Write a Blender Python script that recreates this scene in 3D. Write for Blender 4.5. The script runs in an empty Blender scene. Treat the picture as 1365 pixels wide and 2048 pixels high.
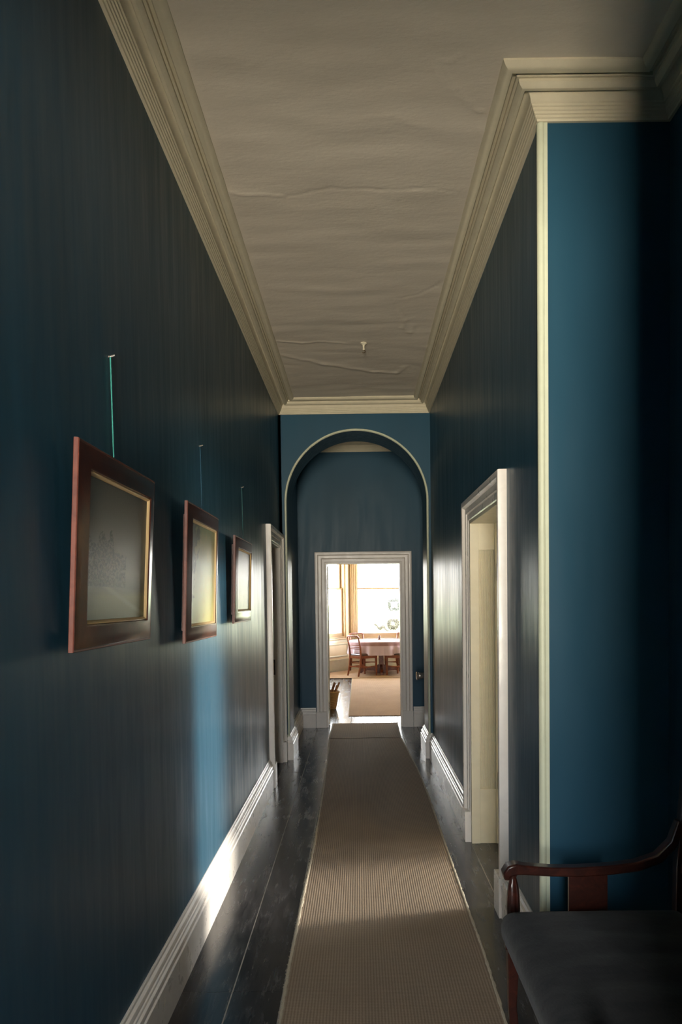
import bpy, bmesh, math, random
from mathutils import Vector, Matrix, noise
random.seed(7)
S = bpy.context.scene
COL = S.collection
PI = math.pi

# ------------------------------------------------------------------ dimensions
XL, XR = -.785, .735          # faces of the hall walls
YB = -3.0                     # back of the hall, behind the camera
YR = 2.98                     # wall of the recess
XC = 1.25                     # right side of the recess
YP = 1.42                     # near side of the recess
YA, YA2 = 7.47, 7.97          # arch wall, front and back
YE, YE2 = 9.36, 9.50          # end wall with the door to the dining room
ZC = 3.595                    # ceiling
XV = -.76                     # left wall past the arch

SKY, SKY_BACK, UP_GLOW, SUN = 19.0, 28.0, 118.0, 9.0

# ------------------------------------------------------------------ helpers
def tag(o, label=None, cat=None, group=None, kind=None):
    if label: o['label'] = label
    if cat: o['category'] = cat
    if group: o['group'] = group
    if kind: o['kind'] = kind
    return o

def empty(name, loc=(0, 0, 0), rz=0, parent=None):
    o = bpy.data.objects.new(name, None)
    o.empty_display_size = .1
    COL.objects.link(o)
    o.location = loc
    o.rotation_euler = (0, 0, rz)
    if parent: o.parent = parent
    return o

def build(name, bm, mat, parent=None, smooth=False, bevel=0, angle=40, recalc=True):
    if recalc:
        bmesh.ops.recalc_face_normals(bm, faces=bm.faces)
    me = bpy.data.meshes.new(name)
    bm.to_mesh(me)
    bm.free()
    if mat: me.materials.append(mat)
    o = bpy.data.objects.new(name, me)
    COL.objects.link(o)
    if parent: o.parent = parent
    if smooth:
        for p in me.polygons: p.use_smooth = True
        me.set_sharp_from_angle(angle=math.radians(angle))
    if bevel:
        m = o.modifiers.new('bevel', 'BEVEL')
        m.width = bevel; m.segments = 2; m.limit_method = 'ANGLE'
        m.angle_limit = math.radians(50)
    return o

def struct(name, bm, mat, **k):
    return tag(build(name, bm, mat, **k), kind='structure')

def NB(): return bmesh.new()

def box(bm, x0, x1, y0, y1, z0, z1, M=None):
    vs = []
    for z in (z0, z1):
        for x, y in ((x0, y0), (x1, y0), (x1, y1), (x0, y1)):
            v = Vector((x, y, z))
            if M: v = M @ v
            vs.append(bm.verts.new(v))
    for f in ((0, 1, 2, 3), (4, 5, 6, 7), (0, 1, 5, 4), (1, 2, 6, 5), (2, 3, 7, 6), (3, 0, 4, 7)):
        bm.faces.new([vs[i] for i in f])

def tube(bm, pts, rad, n=10, flat=1.0, cap=True):
    """round bar along points; rad may be a list; flat squashes along the second axis"""
    P = [Vector(p) for p in pts]
    R = rad if isinstance(rad, (list, tuple)) else [rad] * len(P)
    rings = []
    up = Vector((0, 0, 1))
    t0 = (P[1] - P[0]).normalized()
    a = up.cross(t0)
    if a.length < .05: a = Vector((1, 0, 0))
    a.normalize()
    for i, p in enumerate(P):
        t = (P[min(i + 1, len(P) - 1)] - P[max(i - 1, 0)]).normalized()
        a = (a - t * a.dot(t)).normalized()
        b = t.cross(a)
        rings.append([bm.verts.new(p + (a * math.cos(2 * PI * k / n) + b * math.sin(2 * PI * k / n) * flat) * R[i]) for k in range(n)])
    for r0, r1 in zip(rings, rings[1:]):
        for k in range(n):
            bm.faces.new((r0[k], r0[(k + 1) % n], r1[(k + 1) % n], r1[k]))
    if cap:
        bm.faces.new(rings[0]); bm.faces.new(rings[-1])

def bar(bm, pts, w, d, wdir):
    """rectangular bar along pts; w across wdir, d across the other axis; w and d may be lists"""
    P = [Vector(p) for p in pts]
    W = w if isinstance(w, (list, tuple)) else [w] * len(P)
    D = d if isinstance(d, (list, tuple)) else [d] * len(P)
    wd = Vector(wdir).normalized()
    rings = []
    for i, p in enumerate(P):
        t = (P[min(i + 1, len(P) - 1)] - P[max(i - 1, 0)]).normalized()
        a = (wd - t * wd.dot(t)).normalized()
        b = t.cross(a)
        rings.append([bm.verts.new(p + a * sx * W[i] / 2 + b * sy * D[i] / 2) for sx, sy in ((-1, -1), (1, -1), (1, 1), (-1, 1))])
    for r0, r1 in zip(rings, rings[1:]):
        for k in range(4):
            bm.faces.new((r0[k], r0[(k + 1) % 4], r1[(k + 1) % 4], r1[k]))
    bm.faces.new(rings[0]); bm.faces.new(rings[-1])

def lathe(bm, prof, c=(0, 0, 0), n=24, flute=0, nf=8, M=None):
    rings = []
    for r, z in prof:
        ring = []
        for k in range(n):
            a = 2 * PI * k / n
            rr = r * (1 - flute * (.5 + .5 * math.cos(nf * a))) if flute else r
            v = Vector((rr * math.cos(a), rr * math.sin(a), z))
            if M: v = M @ v
            ring.append(bm.verts.new(v + Vector(c)))
        rings.append(ring)
    for r0, r1 in zip(rings, rings[1:]):
        for k in range(n):
            bm.faces.new((r0[k], r0[(k + 1) % n], r1[(k + 1) % n], r1[k]))
    if prof[0][0] > 0: bm.faces.new(rings[0])
    if prof[-1][0] > 0: bm.faces.new(rings[-1])

def sweep(bm, path, prof, mp, closed=False):
    """mitred moulding. path: 2D points; prof: (offset to the LEFT of travel, height); mp(u,v,h)->3D"""
    n = len(path)
    P = [Vector(p) for p in path]
    rings = []
    for i in range(n):
        if closed or 0 < i < n - 1:
            d0 = (P[i] - P[i - 1]).normalized(); d1 = (P[(i + 1) % n] - P[i]).normalized()
        elif i == 0:
            d0 = d1 = (P[1] - P[0]).normalized()
        else:
            d0 = d1 = (P[-1] - P[-2]).normalized()
        n0 = Vector((-d0.y, d0.x)); n1 = Vector((-d1.y, d1.x))
        m = (n0 + n1)
        m = m / max(m.dot(n0), .15)
        rings.append([bm.verts.new(Vector(mp(P[i].x + m.x * o, P[i].y + m.y * o, h))) for o, h in prof])
    k = len(prof)
    seg = range(n) if closed else range(n - 1)
    for i in seg:
        a, b = rings[i], rings[(i + 1) % n]
        for j in range(k - 1):
            bm.faces.new((a[j], a[j + 1], b[j + 1], b[j]))
        bm.faces.new((a[-1], a[0], b[0], b[-1]))
    if not closed:
        bm.faces.new(rings[0]); bm.faces.new(rings[-1])

# ------------------------------------------------------------------ materials
def srgb(r, g, b):
    f = lambda c: (c / 255 / 12.92) if c / 255 <= .04045 else ((c / 255 + .055) / 1.055) ** 2.4
    return (f(r), f(g), f(b), 1)

class MT:
    def __init__(s, name):
        s.m = bpy.data.materials.new(name); s.m.use_nodes = True
        s.t = s.m.node_tree; s.t.nodes.clear()
        s.out = s.n('ShaderNodeOutputMaterial')
        s.b = s.n('ShaderNodeBsdfPrincipled')
        s.l(s.b.outputs[0], s.out.inputs[0])
    def n(s, typ, **k):
        x = s.t.nodes.new(typ)
        for a, v in k.items(): setattr(x, a, v)
        return x
    def l(s, a, b): s.t.links.new(a, b)
    def set(s, **k):
        for a, v in k.items(): s.b.inputs[a.replace('_', ' ')].default_value = v
        return s
    def coord(s, scale=(1, 1, 1), rot=(0, 0, 0), loc=(0, 0, 0)):
        tc = s.n('ShaderNodeTexCoord'); mp = s.n('ShaderNodeMapping')
        mp.inputs['Scale'].default_value = scale; mp.inputs['Rotation'].default_value = rot
        mp.inputs['Location'].default_value = loc
        s.l(tc.outputs['Object'], mp.inputs[0]); return mp.outputs[0]
    def noise(s, vec, scale=5, detail=4, rough=.5, dist=0):
        x = s.n('ShaderNodeTexNoise'); x.inputs['Scale'].default_value = scale
        x.inputs['Detail'].default_value = detail; x.inputs['Roughness'].default_value = rough
        x.inputs['Distortion'].default_value = dist
        s.l(vec, x.inputs['Vector']); return x.outputs['Fac']
    def ramp(s, fac, stops):
        x = s.n('ShaderNodeValToRGB'); e = x.color_ramp.elements
        while len(e) < len(stops): e.new(.5)
        for q, (p, c) in zip(e, stops):
            q.position = p
            q.color = c if isinstance(c, (tuple, list)) else (c, c, c, 1)
        s.l(fac, x.inputs[0]); return x.outputs[0]
    def mathn(s, op, a, b=None, c=None):
        x = s.n('ShaderNodeMath', operation=op)
        for i, v in enumerate((a, b, c)):
            if v is None: continue
            if isinstance(v, (int, float)): x.inputs[i].default_value = v
            else: s.l(v, x.inputs[i])
        return x.outputs[0]
    def mix(s, fac, a, b, mode='MIX'):
        x = s.n('ShaderNodeMix', data_type='RGBA', blend_type=mode)
        for sock, v in ((x.inputs[0], fac), (x.inputs[6], a), (x.inputs[7], b)):
            if isinstance(v, (int, float)): sock.default_value = v
            elif isinstance(v, tuple): sock.default_value = v
            else: s.l(v, sock)
        return x.outputs[2]
    def bump(s, h, strength=.3, dist=.01, chain=None):
        x = s.n('ShaderNodeBump'); x.inputs['Strength'].default_value = strength
        x.inputs['Distance'].default_value = dist
        s.l(h, x.inputs['Height'])
        if chain: s.l(chain, x.inputs['Normal'])
        s.l(x.outputs[0], s.b.inputs['Normal']); return x.outputs[0]
    def base(s, sock): s.l(sock, s.b.inputs['Base Color']); return s
    def rough(s, sock): s.l(sock, s.b.inputs['Roughness']); return s

def mk_wall(name, c0, c1, r0=.30, r1=.45):
    t = MT(name)
    v = t.coord((9, 9, .7)); n1 = t.noise(v, 2.2, 6, .6)
    v2 = t.coord((1, 1, .35)); n2 = t.noise(v2, 1.6, 4, .5)
    t.base(t.mix(t.ramp(n2, [(.3, 0), (.7, 1)]), c0, c1))
    t.rough(t.ramp(n1, [(.3, r0), (.7, r1)]))
    v3 = t.coord((28, 28, 2.2)); n3 = t.noise(v3, 2, 5, .6)
    t.b.inputs['Specular IOR Level'].default_value = .18
    b = t.bump(n3, .03, .003)
    b = t.bump(t.noise(t.coord((1, 1, .6)), 3.5, 3, .5), .2, .02, b)
    t.bump(t.noise(t.coord((1, 1, .10)), 5.5, 3, .55), .14, .02, b)
    return t.m
BLUE = mk_wall('teal_wall_paint', srgb(36, 70, 88), srgb(41, 78, 98))
CREAMW = mk_wall('cream_wall_paint', srgb(232, 214, 182), srgb(238, 222, 192), .5, .7)
DIMW = mk_wall('side_room_paint', srgb(222, 206, 170), srgb(228, 212, 178), .6, .8)

def mk_paint(name, c, r=.32):
    t = MT(name)
    v = t.coord((3, 3, 3)); n = t.noise(v, 4, 5, .6)
    t.base(t.mix(t.ramp(n, [(.35, 0), (.65, 1)]), c, tuple(x * .93 for x in c[:3]) + (1,)))
    t.rough(t.ramp(n, [(.3, r - .06), (.7, r + .08)]))
    t.bump(t.noise(t.coord((12, 12, 12)), 2, 4, .5), .06, .003)
    return t.m
TRIM = mk_paint('warm_white_gloss', srgb(230, 221, 212), .3)
TRIM2 = mk_paint('cream_reveal_paint', srgb(208, 200, 176), .45)
BEAD = mk_paint('pale_bead_paint', srgb(205, 208, 182), .45)
CORN = mk_paint('cornice_paint', srgb(206, 196, 170), .7)
WINF = mk_paint('tan_window_paint', srgb(178, 150, 118), .4)

t = MT('ceiling_plaster')
v = t.coord((1, 1.8, 1)); n = t.noise(v, 1.1, 6, .6)
t.base(t.mix(t.ramp(n, [(.3, 0), (.7, 1)]), srgb(214, 202, 184), srgb(226, 214, 196)))
t.set(Roughness=.75)
b = t.bump(t.noise(t.coord((2.2, 5, 1)), 3, 6, .65), .25, .012)
t.bump(t.noise(t.coord((18, 18, 18)), 2, 4, .6), .1, .003, b)
PLASTER = t.m

t = MT('black_floor_boards')
g = t.noise(t.coord((16, .8, 1)), 3, 8, .7, .3)
wear = t.noise(t.coord((7, 1.8, 1)), 2.6, 8, .72, .3)
scr = t.noise(t.coord((40, 3, 1)), 2.4, 6, .7, .3)
fleck = t.noise(t.coord((30, 18, 1)), 3, 4, .6)
m1 = t.mathn('MULTIPLY', t.ramp(wear, [(.36, 0), (.72, 1)]), t.ramp(scr, [(.36, 0), (.72, 1)]))
m2 = t.mathn('MULTIPLY', t.ramp(fleck, [(.60, 0), (.76, 1)]), t.ramp(wear, [(.38, 0), (.6, .6)]))
base = t.mix(t.ramp(g, [(.3, 0), (.75, 1)]), srgb(14, 13, 16), srgb(30, 28, 30))
base = t.mix(t.mathn('MULTIPLY', m1, .62), base, srgb(104, 98, 96))
base = t.mix(t.mathn('MULTIPLY', m2, .45), base, srgb(138, 130, 124))
t.base(base)
t.rough(t.mathn('ADD', t.ramp(t.noise(t.coord((7, 1.1, 1)), 2.4, 6, .65), [(.3, .17), (.7, .27)]), t.mathn('MULTIPLY', m1, .16)))
t.b.inputs['Specular IOR Level'].default_value = .7
b = t.bump(g, .05, .0015)
t.bump(t.noise(t.coord((4, 1.5, 1)), 3, 2), .06, .003, b)
BOARD = t.m
t = MT('dust_between_boards'); t.base(t.mix(t.noise(t.coord((4, 3, 1)), 3, 5), srgb(120, 114, 106), srgb(186, 178, 168))).set(Roughness=.9); DUST = t.m

def mk_sisal(name, c0, c1, c2):
    t = MT(name)
    tc = t.coord()
    sep = t.n('ShaderNodeSeparateXYZ'); t.l(tc, sep.inputs[0])
    wob = t.noise(t.coord((30, 30, 1)), 3, 3)
    xs = t.mathn('SINE', t.mathn('ADD', t.mathn('MULTIPLY', sep.outputs[0], 2 * PI / .0125), t.mathn('MULTIPLY', wob, 2.2)))
    ys = t.mathn('SINE', t.mathn('ADD', t.mathn('MULTIPLY', sep.outputs[1], 2 * PI / .011), t.mathn('MULTIPLY', wob, 3.0)))
    w = t.mathn('MULTIPLY_ADD', t.mathn('ADD', xs, t.mathn('MULTIPLY', ys, .6)), .3, .5)
    fine = t.noise(t.coord((160, 60, 1)), 2, 4, .7)
    big = t.noise(t.coord((1.5, .8, 1)), 2, 4, .6)
    col = t.mix(t.ramp(w, [(.15, 0), (.85, 1)]), c0, c1)
    col = t.mix(t.ramp(fine, [(.35, 0), (.7, .7)]), col, c2)
    col = t.mix(t.mathn('MULTIPLY', t.ramp(big, [(.35, 0), (.7, 1)]), .25), col, tuple(x * .72 for x in c0[:3]) + (1,))
    t.base(col).set(Roughness=.95)
    t.b.inputs['Specular IOR Level'].default_value = .15
    b = t.bump(w, .6, .003)
    t.bump(fine, .4, .002, b)
    return t.m
SISAL = mk_sisal('sisal_weave', srgb(124, 106, 90), srgb(164, 144, 124), srgb(148, 130, 111))
SISAL2 = mk_sisal('dining_sisal_weave', srgb(170, 140, 118), srgb(204, 174, 150), srgb(190, 160, 136))
t = MT('bound_edge'); t.base(t.mix(t.noise(t.coord((60, 60, 60)), 4, 4), srgb(150, 136, 116), srgb(206, 194, 172))).set(Roughness=.95)
EDGE = t.m

def mk_wood(name, c0, c1, c2, r=.25, sc=(3, 12, 12), coat=.3):
    t = MT(name)
    v = t.coord(sc); n = t.noise(v, 2.5, 8, .65, 1.2)
    f = t.noise(t.coord(tuple(x * 5 for x in sc)), 3, 5, .6)
    col = t.ramp(n, [(.28, c0), (.52, c1), (.74, c2)])
    col = t.mix(t.mathn('MULTIPLY', f, .35), col, c0)
    t.base(col); t.set(Roughness=r, Coat_Weight=coat, Coat_Roughness=.15)
    t.bump(f, .06, .002)
    return t.m
MAHOG = mk_wood('mahogany_veneer', srgb(34, 14, 9), srgb(66, 28, 16), srgb(96, 44, 22), .28, (5, 5, 5))
MAHOG2 = mk_wood('mahogany_edge', srgb(78, 36, 28), srgb(104, 54, 42), srgb(124, 68, 54), .4, (5, 5, 5), .1)
MAHOG3 = mk_wood('dark_polished_mahogany', srgb(30, 14, 11), srgb(58, 27, 20), srgb(84, 40, 28), .28, (6, 6, 6))
CHAIRW = mk_wood('brown_chair_wood', srgb(92, 42, 22), srgb(136, 68, 38), srgb(164, 90, 54), .35, (6, 6, 6))
TABLEW = mk_wood('brown_table_wood', srgb(74, 36, 22), srgb(116, 58, 36), srgb(142, 78, 48), .4, (6, 6, 6))
LOGW = mk_wood('split_log_wood', srgb(70, 44, 28), srgb(128, 88, 58), srgb(172, 132, 92), .8, (9, 9, 3), 0)

def plain(name, c, r=.5, metal=0, spec=None):
    t = MT(name); t.b.inputs['Base Color'].default_value = c
    n = t.noise(t.coord((12, 12, 12)), 3, 4)
    t.rough(t.ramp(n, [(.3, max(r - .05, .02)), (.7, min(r + .07, 1))]))
    t.set(Metallic=metal)
    if spec is not None: t.b.inputs['Specular IOR Level'].default_value = spec
    return t.m
GILT = plain('gilt_slip', srgb(204, 176, 130), .4, .35)
BRASS = plain('aged_brass', srgb(122, 96, 52), .4, .9)
CHROME = plain('bright_worn_metal', srgb(238, 226, 214), .2, .8)
IRON = plain('dark_lock_iron', srgb(60, 54, 50), .45, .7)
CORD = plain('teal_picture_cord', srgb(52, 138, 128), .7)
CORD2 = plain('painted_over_cord', srgb(48, 96, 104), .7)
BEIGE = plain('ivory_plastic', srgb(214, 204, 180), .5)
DARKCLAY = plain('brown_cruet', srgb(86, 54, 44), .4)
CHINA = plain('white_china', srgb(226, 216, 208), .3)
LAWN = plain('dry_lawn', srgb(168, 172, 130), .95)
STONE = plain('render_outside', srgb(190, 184, 170), .9)
BARK = plain('bark', srgb(84, 70, 58), .9)

t = MT('charcoal_velvet')
n = t.noise(t.coord((60, 14, 14)), 3, 6, .7, .3)
n2 = t.noise(t.coord((5, 12, 4)), 2, 4, .6, .5)
t.base(t.mix(t.ramp(n2, [(.4, 0), (.75, .6)]), t.mix(n, srgb(17, 18, 21), srgb(38, 39, 43)), srgb(50, 50, 53)))
t.set(Roughness=.95, Sheen_Weight=.12, Sheen_Roughness=.5); t.b.inputs['Specular IOR Level'].default_value = .1
t.bump(n, .5, .004); VELVET = t.m

t = MT('lilac_linen')
n = t.noise(t.coord((40, 40, 40)), 5, 4)
t.base(t.mix(n, srgb(196, 174, 190), srgb(214, 194, 206))).set(Roughness=.85); LINEN = t.m
t = MT('band_on_cloth')
t.b.inputs['Base Color'].default_value = srgb(160, 126, 130); t.set(Roughness=.85); BAND = t.m

t = MT('wicker')
w = t.n('ShaderNodeTexWave'); w.inputs['Scale'].default_value = 22; w.inputs['Distortion'].default_value = 1.5
w.bands_direction = 'Z'
t.l(t.coord(), w.inputs[0])
t.base(t.mix(w.outputs['Fac'], srgb(110, 76, 44), srgb(196, 158, 106))).set(Roughness=.7)
t.bump(w.outputs['Fac'], .8, .006); WICKER = t.m

def mk_leaf(name, c0, c1):
    t = MT(name); n = t.noise(t.coord((1, 1, 1)), 3, 4)
    t.base(t.mix(n, c0, c1)).set(Roughness=.8); return t.m
LEAF1 = mk_leaf('grey_green_leaves', srgb(56, 55, 51), srgb(64, 63, 58))
LEAF2 = mk_leaf('olive_leaves', srgb(50, 47, 38), srgb(72, 62, 50))

# glass: clear sheet, light passes, faint mirror by angle
m = bpy.data.materials.new('window_glass'); m.use_nodes = True; T = m.node_tree; T.nodes.clear()
o_ = T.nodes.new('ShaderNodeOutputMaterial'); mx = T.nodes.new('ShaderNodeMixShader')
tr = T.nodes.new('ShaderNodeBsdfTransparent'); gl = T.nodes.new('ShaderNodeBsdfGlossy')
tr.inputs[0].default_value = (.96, .97, .97, 1); gl.inputs['Roughness'].default_value = .02
mx.inputs[0].default_value = .05; T.links.new(tr.outputs[0], mx.inputs[1]); T.links.new(gl.outputs[0], mx.inputs[2]); T.links.new(mx.outputs[0], o_.inputs[0])
GLASS = m

# paintings: varnished landscapes
def mk_painting(name, kind):
    t = MT(name)
    tc = t.coord()
    sep = t.n('ShaderNodeSeparateXYZ'); t.l(tc, sep.inputs[0])   # x along picture 0..1 , z up 0..1 (object space scaled)
    u, z = sep.outputs[0], sep.outputs[2]
    cl = t.noise(t.coord((3, 1, 4)), 2, 6, .6)
    if kind == 0:
        col = t.ramp(z, [(0, srgb(100, 102, 68)), (.17, srgb(136, 130, 88)), (.24, srgb(102, 102, 90)), (.36, srgb(142, 138, 124)), (.65, srgb(120, 114, 104)), (1, srgb(88, 86, 80))])
        # distant trees: lacy dark clumps standing on the horizon
        leaf = t.ramp(t.noise(t.coord((26, 1, 30)), 1.6, 4, .7, .6), [(.44, 0), (.54, 1)])
        clump = t.noise(t.coord((7, 1, .8)), 1.3, 1, .3)
        top = t.mathn('MULTIPLY_ADD', clump, .55, .28)
        under = t.mathn('GREATER_THAN', top, z); over = t.mathn('GREATER_THAN', z, .24)
        left = t.mathn('LESS_THAN', u, .62)
        mk = t.mathn('MULTIPLY', t.mathn('MULTIPLY', under, over), t.mathn('MULTIPLY', left, leaf))
        col = t.mix(t.mathn('MULTIPLY', mk, .95), col, srgb(20, 22, 20))
        # pale track over the field
        d = t.mathn('ABSOLUTE', t.mathn('ADD', t.mathn('MULTIPLY_ADD', u, .32, z), -.335))
        tr_ = t.mathn('MULTIPLY', t.ramp(d, [(.008, 1), (.03, 0)]), t.mathn('LESS_THAN', z, .24))
        col = t.mix(t.mathn('MULTIPLY', tr_, .5), col, srgb(160, 152, 120))
    elif kind == 1:
        col = t.ramp(z, [(0, srgb(160, 150, 84)), (.35, srgb(128, 128, 84)), (.62, srgb(110, 114, 88)), (.8, srgb(112, 104, 60)), (1, srgb(88, 100, 62))])
        tree = t.ramp(t.mathn('ADD', t.noise(t.coord((6, 1, 7)), 1.4, 5, .6), t.mathn('MULTIPLY_ADD', u, -.9, t.mathn('MULTIPLY', z, .42))), [(.58, 0), (.64, 1)])
        col = t.mix(tree, col, srgb(30, 34, 26))
        col = t.mix(t.mathn('MULTIPLY', t.ramp(cl, [(.5, 0), (.7, 1)]), .4), col, srgb(150, 116, 66))
    else:
        col = t.ramp(z, [(0, srgb(176, 176, 110)), (.4, srgb(150, 156, 108)), (.55, srgb(150, 148, 140)), (.8, srgb(118, 116, 122)), (1, srgb(52, 52, 52))])
        col = t.mix(t.mathn('MULTIPLY', t.ramp(cl, [(.45, 0), (.7, 1)]), .3), col, srgb(110, 116, 84))
    t.base(col); t.set(Roughness=.37); t.b.inputs['Specular IOR Level'].default_value = .4
    t.bump(t.noise(t.coord((60, 1, 10)), 2, 4, .6), .15, .003)
    return t.m

# ------------------------------------------------------------------ room shell
# left wall (one mesh, opening for the door)
D1 = (6.44, 7.33, 2.15)       # left door opening y0 y1 top
D2 = (3.79, 4.83, 2.11)       # right door opening
bm = NB()
box(bm, XL - .2, XL, YB, D1[0], 0, ZC + .2)
box(bm, XL - .2, XL, D1[0], D1[1], D1[2], ZC + .2)
box(bm, XL - .2, XL, D1[1], YA, 0, ZC + .2)
box(bm, XL - .2, XV, YA, YE2, 0, ZC + .2)
struct('wall_left', bm, BLUE)
bm = NB()
box(bm, XR, XR + .2, YR + .15, D2[0], 0, ZC + .2)
box(bm, XR, XR + .2, D2[0], D2[1], D2[2], ZC + .2)
box(bm, XR, XR + .2, D2[1], YA, 0, ZC + .2)
box(bm, XR + .2, XR + .4, YA, YE2, 0, ZC + .2)
struct('wall_right', bm, BLUE)
bm = NB(); box(bm, XR, XC + .15, YR, YR + .15, 0, ZC + .2); struct('wall_recess', bm, BLUE)
bm = NB(); box(bm, XC, XC + .15, YP, YR, 0, ZC + .2); struct('wall_recess_side', bm, BLUE)
bm = NB(); box(bm, XR, XC + .15, YB, YP, 0, ZC + .2); struct('wall_right_near', bm, BLUE)
# out-of-view lintel and right jamb, added to shade near ceiling and recess
bm = NB(); box(bm, XL, XR, .7, 1.0, 2.9, ZC + .1); box(bm, .56, XR, .7, 1.0, 0, 2.9); struct('added_shade_lintel', bm, BLUE)

# arch wall
AR, ACX, AZ = .706, -.010, 2.60
XQ = XR + .2
def arch_pts(r, zb=0, n=40):
    p = [(ACX - r, zb)]
    for i in range(n + 1):
        a = PI - PI * i / n
        p.append((ACX + r * math.cos(a), AZ + r * math.sin(a)))
    p.append((ACX + r, zb))
    return p
bm = NB()
inn = arch_pts(AR)
out = [(XL - .1, 0)]
n = 40
for i in range(n + 1):
    a = PI - PI * i / n
    x, z = math.cos(a), math.sin(a)
    s = min((1.05) / max(abs(x), 1e-6), (ZC + .15 - AZ) / max(z, 1e-6))
    out.append((max(min(x * s, XR + .25), XL - .1), AZ + z * s))
out.append((XR + .25, 0))
# wall boundary clipped to the outer box
o2 = []
for (x, z) in out: o2.append((x, z))
fr_, bk = [], []
for y, L in ((YA, fr_), (YA2, bk)):
    a_ = [bm.verts.new((x, y, z)) for x, z in inn]; b_ = [bm.verts.new((x, y, z)) for x, z in o2]
    for i in range(len(a_) - 1):
        bm.faces.new((a_[i], a_[i + 1], b_[i + 1], b_[i]))
    L.append(a_); L.append(b_)
for i in range(len(inn) - 1):
    bm.faces.new((fr_[0][i], fr_[0][i + 1], bk[0][i + 1], bk[0][i]))
    bm.faces.new((fr_[1][i], fr_[1][i + 1], bk[1][i + 1], bk[1][i]))
struct('wall_arch', bm, BLUE)
# pale bead round the front of the arch
bm = NB()
sweep(bm, list(reversed(arch_pts(AR - .004, .24, 56))), [(-.0, 0.0), (-.003, .010), (-.009, .016), (-.015, .016), (-.021, .010), (-.023, 0)][::-1],
      lambda u, v, h: (u, YA - h, v))
struct('trim_1', bm, BEAD, smooth=True)
# corner bead of the right wall
bm = NB(); lathe(bm, [(.016, .0), (.016, 3.475)], (XR + .006, YR + .006, 0), 16)
box(bm, XR + .004, XR + .03, YR - .006, YR + .01, 0, 3.475)
struct('trim_2', bm, BEAD, smooth=True)

# end wall with the dining room door
D3 = (-.42, .54, 2.09)
bm = NB()
box(bm, -2.5, D3[0], YE, YE2, 0, ZC + .2)
box(bm, D3[1], 3.6, YE, YE2, 0, ZC + .2)
box(bm, D3[0], D3[1], YE, YE2, D3[2], ZC + .2)
struct('wall_far', bm, BLUE)

# ceiling of the hall: hand-trowelled plaster with hairline ridges and cracks
def crack(pts, w=.012, amp=.006):
    return (pts, w, amp)
CR = [
crack([(-0.604, 3.678), (-0.459, 3.691), (-0.338, 3.702)], 0.006, 0.012),
crack([(-0.338, 3.702), (-0.214, 3.674), (-0.115, 3.654), (-0.019, 3.648), (0.127, 3.664), (0.296, 3.655), (0.417, 3.658), (0.489, 3.690)], 0.006, -0.009),
crack([(-0.595, 5.733), (-0.550, 5.746), (-0.411, 5.784), (-0.252, 5.756), (-0.064, 5.807)], 0.009, 0.014),
crack([(-0.627, 6.030), (-0.260, 6.283), (0.160, 6.516), (0.358, 6.552), (0.425, 6.376)], 0.03, 0.014),
crack([(0.323, 4.965), (0.432, 4.889), (0.516, 4.792), (0.557, 4.704)], 0.008, -0.01),
crack([(0.318, 2.815), (0.368, 2.828), (0.416, 2.789)], 0.006, 0.009),
crack([(0.314, 2.845), (0.388, 2.947), (0.470, 3.064), (0.512, 3.111), (0.544, 3.106)], 0.006, 0.011),
crack([(0.550, 3.205), (0.593, 3.257), (0.637, 3.320)], 0.007, 0.012),
crack([(0.307, 5.158), (0.360, 5.341), (0.343, 5.485), (0.413, 5.588), (0.431, 5.439)], 0.02, 0.008),
crack([(0.596, 3.913), (0.608, 4.069), (0.658, 4.181)], 0.008, 0.01),
crack([(-0.380, 2.821), (-0.261, 2.748), (-0.120, 2.825)], 0.012, 0.004),
crack([(-0.012, 3.142), (0.153, 3.120), (0.302, 3.181)], 0.014, 0.004),]
def ch(x, y):
    h = .010 * noise.noise(Vector((x * 1.6, y * .9, 3))) + .004 * noise.noise(Vector((x * 3, y * 8, 9)))
    for pts, w, amp in CR:
        for (ax, ay), (bx, by) in zip(pts, pts[1:]):
            if y < min(ay, by) - .12 or y > max(ay, by) + .12: continue
            wx = x + .012 * noise.noise(Vector((x * 14, y * 14, 1))); wy = y + .03 * noise.noise(Vector((x * 9, y * 9, 5)))
            dx, dy = bx - ax, by - ay
            q = max(0, min(1, ((wx - ax) * dx + (wy - ay) * dy) / (dx * dx + dy * dy)))
            d = math.hypot(wx - ax - q * dx, wy - ay - q * dy)
            if d < w * 3: h += -amp * math.exp(-(d / w) ** 2) * .42
    return h * .8
bm = NB()
def grid(bm, x0, x1, y0, y1, nx, ny, fn):
    V = [[bm.verts.new((x0 + (x1 - x0) * i / nx, y0 + (y1 - y0) * j / ny, fn(x0 + (x1 - x0) * i / nx, y0 + (y1 - y0) * j / ny))) for i in range(nx + 1)] for j in range(ny + 1)]
    for j in range(ny):
        for i in range(nx):
            bm.faces.new((V[j][i], V[j][i + 1], V[j + 1][i + 1], V[j + 1][i]))
grid(bm, XL - .1, XC + .1, 2.2, YA + .1, 150, 400, lambda x, y: ZC + ch(x, y))
grid(bm, XL - .1, XC + .1, YB, 2.2, 4, 6, lambda x, y: ZC + (ch(x, y) if y > 2.19 else 0))
box(bm, XL - .2, XC + .2, YB, YA + .1, ZC + .05, ZC + .2)
struct('ceiling', bm, PLASTER, smooth=True, recalc=False)
bm = NB(); box(bm, XL - .1, XR + .3, YA2 - .1, YE2, ZC, ZC + .2); struct('ceiling_lobby', bm, PLASTER)

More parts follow.
